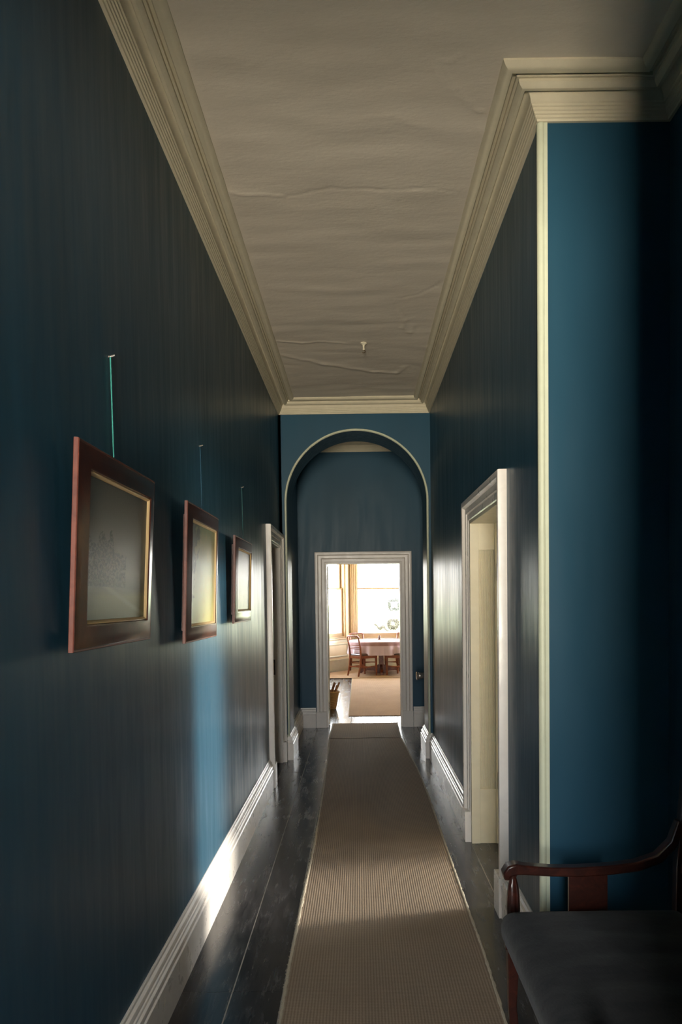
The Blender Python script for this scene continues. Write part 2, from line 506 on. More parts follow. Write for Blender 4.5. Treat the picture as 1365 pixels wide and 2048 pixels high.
# cornice profile: (offset from wall, height below ceiling)
CP = [(0, -.125), (.012, -.125), (.014, -.117), (.020, -.114), (.021, -.106), (.026, -.104), (.027, -.096), (.032, -.093), (.033, -.084),
      (.038, -.082), (.039, -.074), (.043, -.071)]
for i in range(7):
    a = i / 6 * PI / 2
    CP.append((.044 + .024 * (1 - math.cos(a)), -.070 + .036 * math.sin(a)))
CP += [(.070, -.034), (.070, -.044), (.074, -.050), (.086, -.049), (.096, -.042), (.102, -.033), (.102, -.022), (.112, -.022), (.113, -.008), (.128, -.008),
       (.129, -.020), (.134, -.026), (.150, -.025), (.164, -.018), (.174, -.004), (.176, .03), (0, .03)]
def cornice(name, path):
    bm = NB()
    sweep(bm, path, [(o, ZC + z) for o, z in CP], lambda u, v, h: (u, v, h), closed=True)
    return struct(name, bm, CORN, smooth=True, angle=28)
# counter-clockwise: interior on the left
cornice('trim_3', [(XL, YB), (XR, YB), (XR, YP), (XC, YP), (XC, YR), (XR, YR), (XR, YA), (XL, YA)])
cornice('trim_4', [(XV, YA2), (XQ, YA2), (XQ, YE), (XV, YE)])

# baseboards
BP = [(0, 0), (.038, 0), (.040, .165), (.034, .170), (.034, .182), (.037, .187), (.036, .197), (.028, .202), (.026, .210), (.021, .213),
      (.022, .222), (.018, .232), (.009, .238), (.008, .248), (.004, .252), (0, .252)]
def skirt(name, path, parent=None, sc=1.0, mat=None):
    bm = NB()
    sweep(bm, path, [(o, z * sc) for o, z in BP], lambda u, v, h: (u, v, h))
    o = build(name, bm, mat or TRIM, parent, smooth=True, angle=30)
    if not parent: tag(o, kind='structure')
    return o
skirt('baseboard_left', [(XL, D1[0] - .135), (XL, YB)])
skirt('baseboard_right', [(XR, D2[1] + .135), (XR, YA), (ACX + AR, YA), (ACX + AR, YA2), (XQ, YA2), (XQ, YE), (D3[1] + .14, YE)])
skirt('baseboard_arch_left', [(D3[0] - .14, YE), (XV, YE), (XV, YA2), (ACX - AR, YA2), (ACX - AR, YA), (XL + .02, YA)])
skirt('baseboard_recess', [(XC, YP), (XC, YR), (XR, YR), (XR, D2[0] - .135)])
skirt('baseboard_near', [(XR, YB), (XR, YP)])

# floor: wide boards laid along the hall, dusty gaps
bm = NB()
x = -.54 - 9 * .21
xs = []
while x < 4.7: xs.append(x); x += .21
for i, x in enumerate(xs):
    y = YB
    joints = []
    if abs(x + .75) < .01: joints = [2.99, 6.9, 11.2]
    elif abs(x + .54) < .01: joints = [2.99, 4.72, 8.1, 11.0, 13.4]
    elif abs(x + .33) < .01: joints = [2.0, 6.2, 10.6]
    else:
        q = YB + random.uniform(1, 3)
        while q < 17: joints.append(q); q += random.uniform(2.2, 4.2)
    for j in joints + [17.35]:
        g = .0022 + .0014 * random.random()
        box(bm, x + g, x + .21 - g, y + .0015, j - .0015, -.02, random.uniform(-.0004, .0004))
        y = j
struct('floor', bm, BOARD)
bm = NB(); box(bm, -2.6, 4.8, YB, 17.5, -.06, -.0014); struct('floor_underlay', bm, DUST)

# ------------------------------------------------------------------ doors (architraves, linings, leaves)
AP = [(0, 0), (0, .014), (.006, .018), (.040, .018), (.044, .012), (.050, .024), (.056, .026), (.084, .026), (.088, .034), (.096, .044), (.110, .047), (.128, .045), (.130, .040), (.130, 0)]
def architrave(par, name, mp, u0, u1, top, zb=.2, flip=False, wscale=1.0):
    path = [(u0, zb), (u0, top), (u1, top), (u1, zb)]       # clockwise when u0<u1: left side is outward
    bm = NB(); sweep(bm, path, [(o * wscale, h) for o, h in AP], mp)
    build(name, bm, TRIM, par, smooth=True, angle=30)
    for a, b in ((u0 - .135 * wscale, u0 + .0), (u1 - .0, u1 + .135 * wscale)):
        bm = NB()
        P0 = mp(a, 0, 0); P1 = mp(b, zb + .003, .052)
        x0, x1 = sorted((P0[0], P1[0])); y0, y1 = sorted((P0[1], P1[1])); z0, z1 = sorted((P0[2], P1[2]))
        box(bm, x0, x1, y0, y1, 0, z1)
        build('plinth_block', bm, TRIM, par, bevel=.003)

# right door, open into the side room
d = empty('door_1', (0, 0, 0)); tag(d, kind='structure')
architrave(d, 'architrave', lambda u, v, h: (XR - h, u, v), D2[0], D2[1], D2[2])
bm = NB()   # far reveal facing the camera: plain strip, reeded panel, plain strip
yf = D2[1]
box(bm, XR - .012, XR + .2, yf - .012, yf, 0, D2[2])
box(bm, XR - .012, XR + .045, yf - .03, yf, 0, D2[2])
box(bm, XR + .15, XR + .2, yf - .03, yf, 0, D2[2])
box(bm, XR + .045, XR + .15, yf - .024, yf, 0, .36)
box(bm, XR + .045, XR + .15, yf - .024, yf, 1.92, D2[2])
build('lining', bm, TRIM2, d, bevel=.002)
bm = NB()
for i in range(11):
    xx = XR + .052 + i * .0092
    lathe(bm, [(.0042, .36), (.0042, 1.92)], (xx, yf - .012, 0), 8)
build('reeded_panel', bm, TRIM2, d, smooth=True)
bm = NB(); box(bm, XR - .012, XR + .2, D2[0], D2[0] + .02, 0, D2[2]); box(bm, XR - .012, XR + .2, D2[0] + .02, yf - .03, D2[2] - .02, D2[2])
build('lining', bm, TRIM2, d, bevel=.002)
leaf = empty('leaf_group', (0, 0, 0), 0, d) if False else None
# leaf: hinged on the far jamb, standing open into the room
def door_leaf(par, hinge, ang, w, h, mat, sign=1):
    M = Matrix.Translation(Vector(hinge)) @ Matrix.Rotation(ang, 4, 'Z')
    bm = NB()
    tk = .022
    box(bm, 0, w, -tk + .008, tk - .008, .01, h, M)
    for a, b, z0, z1 in ((0, .11, .01, h), (w - .11, w, .01, h), (.11, w - .11, .01, .26), (.11, w - .11, h - .12, h), (.11, w - .11, .88, 1.08), (w / 2 - .05, w / 2 + .05, .26, .88), (w / 2 - .05, w / 2 + .05, 1.08, h - .12)):
        box(bm, a, b, -tk, tk, z0, z1, M)
    lf = build('leaf', bm, mat, par, bevel=.003)
    bm = NB()
    for s in (-1, 1):
        lathe(bm, [(.03, 0), (.03, .006), (.012, .01), (.01, .03), (.024, .038), (.03, .05), (.026, .062), (.012, .068), (0.001, .069)], (0, 0, 0), 20,
              M=M @ Matrix.Translation((w - .06, s * tk, 1.0)) @ Matrix.Rotation(-s * PI / 2, 4, 'X'))
    build('knob', bm, BRASS, lf, smooth=True)
    return lf
lf = door_leaf(d, (XR + .225, yf - .012, 0), math.radians(-3), .93, 2.07, TRIM2)
for z in (.36, 1.72):
    bm = NB(); box(bm, XR + .16, XR + .2, yf - .034, yf - .03, z, z + .11); lathe(bm, [(.006, z), (.006, z + .11)], (XR + .203, yf - .036, 0), 10)
    build('hinge', bm, BRASS, d)

# left door: open, only its frame and far jamb show
d = empty('door_2', (0, 0, 0)); tag(d, kind='structure')
architrave(d, 'architrave', lambda u, v, h: (XL + h, u, v), D1[0], D1[1], D1[2], wscale=.9)
bm = NB()
box(bm, XL - .2, XL + .012, D1[1] - .02, D1[1], 0, D1[2]); box(bm, XL - .2, XL + .012, D1[0], D1[0] + .02, 0, D1[2])
box(bm, XL - .2, XL + .012, D1[0] + .02, D1[1] - .02, D1[2] - .02, D1[2])
box(bm, XL - .12, XL - .085, D1[1] - .034, D1[1] - .02, 0, D1[2] - .02)
build('lining', bm, TRIM, d, bevel=.002)
bm = NB(); box(bm, XL - .082, XL - .05, D1[1] - .024, D1[1] - .02, .88, 1.03)
o = build('strike_plate', bm, IRON, d)
for zz in (.915, .985):
    bm = NB(); box(bm, XL - .074, XL - .06, D1[1] - .0265, D1[1] - .024, zz - .014, zz + .014); build('keep', bm, BRASS, o)
door_leaf(d, (XL - .22, D1[0] + .02, 0), math.radians(176), .86, 2.1, TRIM)

# end door to the dining room
d = empty('door_3', (0, 0, 0)); tag(d, kind='structure')
architrave(d, 'architrave', lambda u, v, h: (u, YE - h, v), D3[0], D3[1], D3[2], zb=.2)
bm = NB()
box(bm, D3[0] - .002, D3[0] + .02, YE - .01, YE2 + .01, 0, D3[2]); box(bm, D3[1] - .02, D3[1] + .002, YE - .01, YE2 + .01, 0, D3[2])
box(bm, D3[0] + .02, D3[1] - .02, YE - .01, YE2 + .01, D3[2] - .02, D3[2] + .002)
build('lining', bm, TRIM, d, bevel=.002)
lf = door_leaf(d, (D3[0] + .012, YE2 + .03, 0), math.radians(97), .9, 2.05, TRIM2)
bm = NB(); box(bm, D3[0] + .019, D3[0] + .024, YE2 - .045, YE2 + .01, .20, .31)
for k in range(3): box(bm, D3[0] + .022, D3[0] + .027, YE2 - .03, YE2 - .015, .215 + k * .032, .23 + k * .032)
build('hinge', bm, IRON, d)

# bright metal handle sticking out from behind the right arch pier
hd = empty('wall_handle', (XQ, 8.60, .735)); tag(hd, 'short shiny metal handle with a flared end sticking out behind the right arch pier', 'handle')
Mk = Matrix.Rotation(-PI / 2 - .06, 4, 'Y')
bm = NB(); lathe(bm, [(.055, .0), (.055, .012), (.03, .018), (.034, .225), (.040, .230), (.040, .246), (.034, .250)], n=28, M=Mk); build('handle_bar', bm, CHROME, hd, smooth=True, angle=50)
bm = NB(); lathe(bm, [(.032, .248), (.046, .258), (.050, .266), (.046, .275), (.02, .279), (.001, .280)], n=28, M=Mk); build('flared_end', bm, CHROME, hd, smooth=True, angle=50)

# ------------------------------------------------------------------ rooms around the hall
# back of the hall with the glazed front door
bm = NB()
box(bm, XL - .2, -.74, YB - .2, YB, 0, ZC + .2); box(bm, .16, XR + .2, YB - .2, YB, 0, ZC + .2)
box(bm, -.74, .16, YB - .2, YB, 3.1, ZC + .2); box(bm, -.74, .16, YB - .2, YB, 0, .35)
struct('wall_back', bm, BLUE)

def window(name, M, w, z0, z1, mat, rail=None, inset=.12, th=.05):
    """sash window filling an opening; local x along the wall from 0 to w, y outward"""
    r = empty(name); tag(r, kind='structure'); r.matrix_world = M
    bm = NB()
    f = .035
    box(bm, 0, f, 0.02, .2, z0, z1); box(bm, w - f, w, .02, .2, z0, z1); box(bm, f, w - f, .02, .2, z1 - f, z1); box(bm, f, w - f, .02, .2, z0, z0 + .03)
    build('window_frame', bm, mat, r, bevel=.003)
    zm = rail if rail else (z0 + z1) / 2
    for (a, b, yy) in ((z0 + .03, zm + .012, inset), (zm - .012, z1 - f, inset + .045)):
        bm = NB()
        s = th
        box(bm, f, f + s, yy, yy + .04, a, b); box(bm, w - f - s, w - f, yy, yy + .04, a, b)
        lowh = .08 if a < zm - .1 else .032
        box(bm, f + s, w - f - s, yy, yy + .04, a, a + lowh); box(bm, f + s, w - f - s, yy, yy + .04, b - (.032 if a < zm - .1 else .05), b)
        sa = build('sash', bm, mat, r, bevel=.002)
        bm = NB(); box(bm, f + s - .004, w - f - s + .004, yy + .018, yy + .022, a + .01, b - .01)
        build('pane', bm, GLASS, sa)
    bm = NB(); box(bm, -.03, w + .03, -.05, .1, z0 - .03, z0)
    build('window_sill', bm, mat, r, bevel=.006)
    return r
def wmat(p0, p1):
    a = math.atan2(p1[1] - p0[1], p1[0] - p0[0])
    return Matrix.Translation((p0[0], p0[1], 0)) @ Matrix.Rotation(a, 4, 'Z')
def portal(name, M, w, z0, z1, y=.28):
    L = bpy.data.lights.new(name, 'AREA'); L.shape = 'RECTANGLE'; L.size = w; L.size_y = z1 - z0
    L.cycles.is_portal = True
    o = bpy.data.objects.new(name, L); COL.objects.link(o)
    o.matrix_world = M @ Matrix.Translation((w / 2, y, (z0 + z1) / 2)) @ Matrix.Rotation(-PI / 2, 4, 'X')
    return o
window('window_5', wmat((.16, YB), (-.74, YB)), .90, .35, 3.1, TRIM, rail=2.2)
portal('front_portal', wmat((.16, YB), (-.74, YB)), .90, .35, 3.1)

# dining room
DXL, DXR, YW = -2.4, 3.5, 15.5
P = [(-1.3, YW), (-.2, 17.2), (1.24, 17.2), (2.34, YW)]
def wall_seg(name, p0, p1, w0, w1, z0, z1, mat, th=.25):
    """wall between two plan points with one window opening, local x along"""
    M = wmat(p0, p1); L = math.hypot(p1[0] - p0[0], p1[1] - p0[1])
    bm = NB()
    box(bm, 0, w0, 0, th, 0, ZC + .2, M); box(bm, w1, L, 0, th, 0, ZC + .2, M)
    box(bm, w0, w1, 0, th, 0, z0, M); box(bm, w0, w1, 0, th, z1, ZC + .2, M)
    return struct(name, bm, mat), M, L
W0, W1 = .76, 3.1
L1 = math.hypot(1.1, 1.7)
_, M1, L1 = wall_seg('wall_bay_left', P[0], P[1], .22, L1 - .18, W0, W1, CREAMW)
window('window_1', M1 @ Matrix.Translation((.22, 0, 0)), L1 - .40, W0, W1, WINF, rail=1.885, inset=.07)
portal('bay_portal_left', M1 @ Matrix.Translation((.22, 0, 0)), L1 - .40, W0, W1)
_, M2, L2 = wall_seg('wall_bay_middle', P[1], P[2], .1, 1.34, W0 - .02, W1, CREAMW)
window('window_2', M2 @ Matrix.Translation((.1, 0, 0)), 1.24, W0 - .02, W1, WINF, rail=1.885, inset=.05, th=.045)
portal('bay_portal_middle', M2 @ Matrix.Translation((.1, 0, 0)), 1.24, W0, W1)
_, M3, L3 = wall_seg('wall_bay_right', P[2], P[3], .18, L1 - .22, W0, W1, CREAMW)
window('window_3', M3 @ Matrix.Translation((.18, 0, 0)), L1 - .40, W0, W1, WINF, rail=1.885, inset=.07)
portal('bay_portal_right', M3 @ Matrix.Translation((.18, 0, 0)), L1 - .40, W0, W1)
# fluted post between the bay windows, panelled aprons below them
def post(name, x0, x1):
    bm = NB(); box(bm, x0, x1, 17.13, 17.2, 0.78, W1 + .1)
    n = 4
    for i in range(n):
        w = (x1 - x0) / n
        lathe(bm, [(w * .36, .78), (w * .36, W1 + .1)], (x0 + w * (i + .5), 17.135, 0), 10)
    struct(name, bm, WINF, smooth=True)
post('trim_5', -.2, -.02); post('trim_6', 1.06, 1.24)
def apron(name, M, L):
    bm = NB()
    a, b = .12, L - .12
    def rect(u0, u1, v0, v1):
        sweep(bm, [(u0, v0), (u0, v1), (u1, v1), (u1, v0)], [(0, 0), (0, .008), (.012, .02), (.028, .022), (.04, .01), (.04, 0)], lambda u, v, h: M @ Vector((u, -h, v)), closed=True)
    k = 2 if L > 1.6 else 1
    for i in range(k):
        w = (b - a) / k
        rect(a + i * w + .05, a + (i + 1) * w - .05, .37, .60)
    box(bm, 0, L, -.018, 0, .66, .72, M)
    box(bm, 0, L, -.03, 0, 0, .25, M); box(bm, 0, L, -.04, 0, .25, .28, M)
    struct(name, bm, TRIM2)
apron('trim_7', M1, L1); apron('trim_8', M2, L2); apron('trim_9', M3, L3)
bm = NB()
box(bm, DXL, P[0][0], YW, YW + .25, 0, ZC + .2); box(bm, P[3][0], DXR, YW, YW + .25, 0, ZC + .2)
box(bm, DXL - .2, DXL, YE2, YW + .25, 0, ZC + .2); box(bm, DXR, DXR + .2, YE2, YW + .25, 0, ZC + .2)
box(bm, DXL, D3[0] - .02, YE2, YE2 + .02, 0, ZC); box(bm, D3[1] + .02, DXR, YE2, YE2 + .02, 0, ZC); box(bm, D3[0] - .02, D3[1] + .02, YE2, YE2 + .02, D3[2] + .02, ZC)
struct('wall_dining', bm, CREAMW)
bm = NB(); box(bm, DXL - .2, DXR + .2, YE2, 17.6, ZC, ZC + .2); struct('ceiling_dining', bm, CORN)

# side room on the right, lit by its own window
SX0, SX1, SY0, SY1 = XR + .2, 4.5, YR + .15, 8.0
bm = NB()
wy0, wy1, wz0, wz1 = 4.3, 6.0, .6, 3.0
box(bm, SX1, SX1 + .2, SY0, wy0, 0, ZC + .2); box(bm, SX1, SX1 + .2, wy1, SY1, 0, ZC + .2)
box(bm, SX1, SX1 + .2, wy0, wy1, 0, wz0); box(bm, SX1, SX1 + .2, wy0, wy1, wz1, ZC + .2)
box(bm, SX0, SX1 + .2, SY0 - .15, SY0, 0, ZC + .2) if False else None
box(bm, XC + .15, SX1 + .2, SY0 - .15, SY0, 0, ZC + .2); box(bm, SX0, SX1 + .2, SY1, SY1 + .15, 0, ZC + .2)
struct('wall_side_room', bm, DIMW)
bm = NB(); box(bm, SX0, SX1 + .2, SY0, SY1 + .15, ZC, ZC + .2); struct('ceiling_side_room', bm, CORN)
M4 = wmat((SX1, wy1), (SX1, wy0))
window('window_4', M4, wy1 - wy0, wz0, wz1, TRIM2)
portal('side_portal', M4, wy1 - wy0, wz0, wz1)
# dim room on the left
bm = NB()
box(bm, -3.4, XL - .2, 5.2, 5.35, 0, ZC + .2); box(bm, -3.4, XL - .2, 9.2, 9.35, 0, ZC + .2); box(bm, -3.4, -3.25, 5.35, 9.2, 0, ZC + .2)
struct('wall_left_room', bm, CREAMW)
bm = NB(); box(bm, -3.4, XL - .2, 5.2, 9.35, ZC, ZC + .2); struct('ceiling_left_room', bm, CORN)
bm = NB(); box(bm, -3.4, -2.6, 5.2, 9.35, -.06, 0); struct('floor_left_room', bm, BOARD)

# ------------------------------------------------------------------ hall runner
RL = [(-.355, 9.62), (-.362, 8.55), (-.335, 7.4), (-.318, 6.1), (-.309, 4.8), (-.318, 4.0), (-.322, 3.2), (-.318, 2.7), (-.318, 1.2)]
RR = [(.483, 9.62), (.47, 8.55), (.535, 6.95), (.55, 6.0), (.545, 4.8), (.543, 3.9), (.545, 3.3), (.533, 2.7), (.525, 1.2)]
def interp(L, y):
    for (xa, ya), (xb, yb) in zip(L, L[1:]):
        if ya >= y >= yb: 
            q = (ya - y) / (ya - yb); q = q * q * (3 - 2 * q) if False else q
            return xa + (xb - xa) * q
    return L[-1][0]
def runner_z(x, y): return .010 + .0018 * noise.noise(Vector((x * 3, y * 2.1, 0)))
r = empty('hall_runner', (.1, 5.4, 0))
tag(r, 'long brown sisal runner rug with pale bound edges, laid along the dark hallway floor', 'rug')
bm = NB()
N = 210; prev = None
for j in range(N + 1):
    y = 9.6 + (1.25 - 9.6) * j / N
    a = interp(RL, y); b_ = interp(RR, y)
    row = [bm.verts.new((a, y, .0))] + [bm.verts.new((a + (b_ - a) * i / 14, y, runner_z(a + (b_ - a) * i / 14, y))) for i in range(15)] + [bm.verts.new((b_, y, .0))]
    if prev:
        for i in range(16): bm.faces.new((prev[i], prev[i + 1], row[i + 1], row[i]))
    prev = row
o = build('weave', bm, SISAL, r, smooth=True, recalc=False); o.matrix_parent_inverse = Matrix.Translation((-.1, -5.4, 0))
for L_, nm in ((RL, 'edge_binding'), (RR, 'edge_binding')):
    bm = NB(); pts = []; rd = []
    for j in range(421):
        y = 9.6 + (1.25 - 9.6) * j / 420
        pts.append((interp(L_, y) + .002 * noise.noise(Vector((0, y * 30, L_[0][0] * 9))), y, .009)); rd.append(.0065 + .0035 * noise.noise(Vector((3, y * 55, L_[0][0]))))
    tube(bm, pts, rd, 6, flat=.8)
    # loose yarn ends
    if L_ is RL:
        for k in range(520):
            y = random.uniform(1.6, 5.2); x = interp(L_, y)
            tube(bm, [(x, y, .008), (x - random.uniform(.006, .016), y + random.uniform(-.012, .012), random.uniform(.002, .014))], [.0014, .0005], 4)
    o = build(nm, bm, EDGE, r, smooth=True); o.matrix_parent_inverse = Matrix.Translation((-.1, -5.4, 0))
bm = NB(); tube(bm, [(interp(RL, 8.53) - .004 + (.84) * i / 12, 8.53 + .004 * math.sin(i), .013) for i in range(13)], .0035, 6, flat=.6)
o = build('join_seam', bm, SISAL, r); o.matrix_parent_inverse = Matrix.Translation((-.1, -5.4, 0))

# dining room rugs
bm = NB(); box(bm, -.155, 1.2, 10.22, 15.19, .001, .011); o = build('dining_runner', bm, SISAL2, bevel=.004)
tag(o, 'pale sisal runner running from the dining room door to the round table', 'rug')
bm = NB(); tube(bm, [(-.157, 10.22, .009), (-.157, 15.19, .009)], .006, 6); build('edge_binding', bm, EDGE, o)
bm = NB()
vs = [(-1.2, 15.2), (2.2, 15.2), (2.2, 15.6), (1.2, 17.1), (-.16, 17.1), (-1.2, 15.6)]
a_ = [bm.verts.new((x, y, .011)) for x, y in vs]; b_ = [bm.verts.new((x, y, .020)) for x, y in vs]
bm.faces.new(b_)
for i in range(6): bm.faces.new((a_[i], a_[(i + 1) % 6], b_[(i + 1) % 6], b_[i]))
o = build('bay_rug', bm, SISAL2); tag(o, 'wide tan sisal rug filling the window bay under the dining table', 'rug')

# ------------------------------------------------------------------ pictures on the left wall
def picture(y0, y1, z0, z1, xb, xt, label, kind, nail, cordmat, fw=.070):
    """xb, xt: x of the front face at the bottom and the top (it leans out)"""
    w, h = y1 - y0, z1 - z0
    lean = math.atan2(xt - xb, h)
    root = empty('framed_painting', (xb - .034, y0, z0)); root.rotation_euler = (0, lean, 0)
    tag(root, label, 'painting', 'oil paintings hung along the left hall wall' if False else None)
    # local: x out from wall, y along, z up
    mp = lambda u, v, hh: (hh, u, v)
    bm = NB()   # reverse moulding, path counter-clockwise so left is inward
    sweep(bm, [(0, 0), (w, 0), (w, h), (0, h)], [(.002, .022), (.004, .034), (.008, .0355), (fw * .5, .038), (fw - .01, .043), (fw - .003, .043), (fw, .038), (fw, .004), (.05, .004), (.05, .022)], mp, closed=True)
    fr0 = build('frame', bm, MAHOG, root, smooth=True, angle=25)
    bm = NB()
    sweep(bm, [(0, 0), (w, 0), (w, h), (0, h)], [(-.001, .0205), (-.002, .022), (-.002, .0325), (.0, .035), (.004, .035), (.004, .0205)], mp, closed=True)
    tag(build('frame_edge', bm, MAHOG2, fr0), 'paler red-brown outer edge')
    bm = NB()
    sweep(bm, [(0, 0), (w, 0), (w, h), (0, h)], [(fw, .004), (fw, .039), (fw + .003, .040), (fw + .006, .037), (fw + .012, .027), (fw + .013, .004)], mp, closed=True)
    tag(build('gilt_slip', bm, GILT, fr0, smooth=True), 'gilded inner slip')
    iw, ih = w - 2 * fw - .020, h - 2 * fw - .020
    bm = NB(); box(bm, 0, 1, -.006, 0, 0, 1)
    c = build('canvas', bm, mk_painting('painting_%s' % ('abc'[kind]), kind), root)
    c.location = (.026, fw + .010, fw + .010); c.rotation_euler = (0, 0, PI / 2); c.scale = (iw, 1, ih)
    # nail, then cord from the nail to the back of the frame
    ny, nz = nail
    Mi = (Matrix.Translation((xb - .034, y0, z0)) @ Matrix.Rotation(lean, 4, 'Y')).inverted()
    top = Mi @ Vector((XL + .010, ny, z1 - .08)); na = Mi @ Vector((XL + .006, ny, nz))
    bm = NB(); tube(bm, [top, top * .5 + na * .5, na], .0022, 6)
    if cordmat: build('hanging_cord', bm, cordmat, root)
    bm = NB(); tube(bm, [Mi @ Vector((XL - .004, ny, nz)), Mi @ Vector((XL + .006, ny, nz)), Mi @ Vector((XL + .02, ny, nz + .004))], .0028, 6)
    build('hanging_nail', bm, CHROME, root)
    return root
picture(1.915, 2.62, 1.478, 2.03, -.742, -.713, 'large dim landscape painting in mahogany frame, nearest the viewer, hung from a teal cord', 0, (2.377, 2.385), CORD)
picture(3.155, 3.84, 1.43, 2.035, -.742, -.720, 'middle one of three mahogany framed landscape paintings, dark tree and yellow field', 1, (3.705, 2.379), BLUE)
picture(4.40, 5.08, 1.478, 2.0, -.742, -.726, 'farthest small framed painting, glaring pale sky, beside the left door', 2, (5.013, 2.374), CORD2)

# boss on the ceiling
o = empty('ceiling_hook', (.063, 5.80, ZC)); tag(o, 'small ivory hook boss screwed to the cracked plaster ceiling', 'hook')
bm = NB(); lathe(bm, [(.024, .01), (.026, -.006), (.018, -.012), (.009, -.018), (.007, -.04), (.010, -.05), (.006, -.056)], n=16); build('boss', bm, BEIGE, o, smooth=True)
bm = NB(); tube(bm, [(.012 * math.sin(a * .6), 0, -.056 - .010 * (1 - math.cos(a * .6))) for a in range(8)], .0022, 6); build('hook_wire', bm, BRASS, o)

# ------------------------------------------------------------------ settee in the recess
SE = empty('upholstered_settee', (.85, 2.17, 0))
tag(SE, 'mahogany settee with scrolled arm and charcoal velvet seat in the right-hand recess', 'settee')
def sp(name, bm, mat, parent=None, **k):
    o = build(name, bm, mat, parent or SE, **k)
    if not parent: o.matrix_parent_inverse = Matrix.Translation((-.85, -2.17, 0))
    return o
def cushion(bm, x0, x1, y0, y1, z0, z1, e=.06, n=36):
    """pillowed block, superellipse edges"""
    cx, cy, cz = (x0 + x1) / 2, (y0 + y1) / 2, (z0 + z1) / 2
    bmesh.ops.create_cube(bm, size=2)
    bmesh.ops.subdivide_edges(bm, edges=bm.edges, cuts=n, use_grid_fill=True)
    hx, hy, hz = (x1 - x0) / 2, (y1 - y0) / 2, (z1 - z0) / 2
    for v in bm.verts:
        p = v.co.copy()
        q = Vector((p.x * hx, p.y * hy, p.z * hz))
        i = Vector((max(-hx + e, min(hx - e, q.x)), max(-hy + e, min(hy - e, q.y)), max(-hz + e, min(hz - e, q.z))))
        d = q - i
        if d.length > 1e-6:
            mlen = max(abs(d.x), abs(d.y), abs(d.z))
            q = i + d.normalized() * mlen
        k = (1 - (p.x ** 2)) * (1 - (p.y ** 2))
        if p.z > 0: q.z += .018 * k + .004 * noise.noise(Vector((q.x * 5, q.y * 14, 0))) + .0035 * math.sin(q.y * 34 + 2 * noise.noise(q * 4)) * k
        v.co = q + Vector((cx, cy, cz))
AYF, AYN = 2.72, 1.60
bm = NB(); cushion(bm, .497, 1.17, AYN + .02, AYF - .05, .355, .472, .05)
sp('seat_cushion', bm, VELVET, smooth=True, angle=180)
bm = NB()
bar(bm, [(.555, AYN, .33), (.555, AYF, .33)], .03, .07, (1, 0, 0))
bar(bm, [(.53, AYF, .33), (1.19, AYF, .33)], .03, .07, (0, 1, 0)); bar(bm, [(.53, AYN, .33), (1.19, AYN, .33)], .03, .07, (0, 1, 0)); bar(bm, [(1.17, AYN, .33), (1.17, AYF, .33)], .03, .07, (1, 0, 0))
sp('seat_rail', bm, MAHOG3, bevel=.004)
for yy in (AYF, AYN):
    # swept arm: scroll at the front, dips, rises into the back
    pts = [(.536, yy, .560), (.537, yy, .583), (.549, yy, .597), (.570, yy, .602), (.60, yy, .598), (.70, yy, .590), (.80, yy, .588), (.92, yy, .594), (1.02, yy, .606), (1.10, yy, .634), (1.155, yy, .69), (1.185, yy, .77)]
    wd = [.046, .056, .06, .056, .05, .05, .05, .05, .05, .046, .042, .04]
    th = [.02, .034, .042, .042, .036, .034, .036, .036, .036, .036, .036, .036]
    bm = NB(); bar(bm, pts, wd, th, (0, 1, 0))
    arm_ = sp('arm', bm, MAHOG3, smooth=True, angle=60, bevel=.009)
    bm = NB(); lathe(bm, [(.012, .585), (.016, .575), (.011, .567), (.014, .558), (.021, .53), (.024, .50), (.026, .45), (.024, .42), (.027, .40), (.027, .36)], (.562, yy, 0), 32, .14, 10)
    sp('arm_baluster', bm, MAHOG3, arm_, smooth=True, angle=60)
    bm = NB(); bar(bm, [(.84, yy, .34), (.84, yy, .585)], .145, .016, (1, 0, 0)); sp('arm_splat', bm, MAHOG3, arm_, bevel=.003)
    bm = NB()
    bar(bm, [(.562, yy, .37), (.560, yy, .28), (.558, yy, .18), (.556, yy, .08), (.562, yy, 0)], [.048, .046, .038, .032, .034], [.048, .046, .036, .03, .034], (0, 1, 0))
    sp('leg', bm, MAHOG3, smooth=True, angle=60, bevel=.004)
    bm = NB()
    bar(bm, [(1.165, yy, .37), (1.175, yy, .2), (1.2, yy, 0)], [.044, .038, .034], [.044, .038, .034], (0, 1, 0))
    sp('leg', bm, MAHOG3, bevel=.004)
bm = NB()
for yy in (AYF, AYN): bar(bm, [(1.175, yy, .33), (1.18, yy, .6), (1.205, yy, .92)], .04, .032, (0, 1, 0))
bar(bm, [(1.205, AYN, .9), (1.205, AYF, .9)], .03, .07, (1, 0, 0)); bar(bm, [(1.19, AYN, .6), (1.19, AYF, .6)], .024, .04, (1, 0, 0))
for k in range(5):
    yk = AYN + (AYF - AYN) * (k + .5) / 5; bar(bm, [(1.175, yk, .34), (1.19, yk, .6), (1.203, yk, .88)], .06, .012, (0, 1, 0))
sp('back_frame', bm, MAHOG3, bevel=.004)

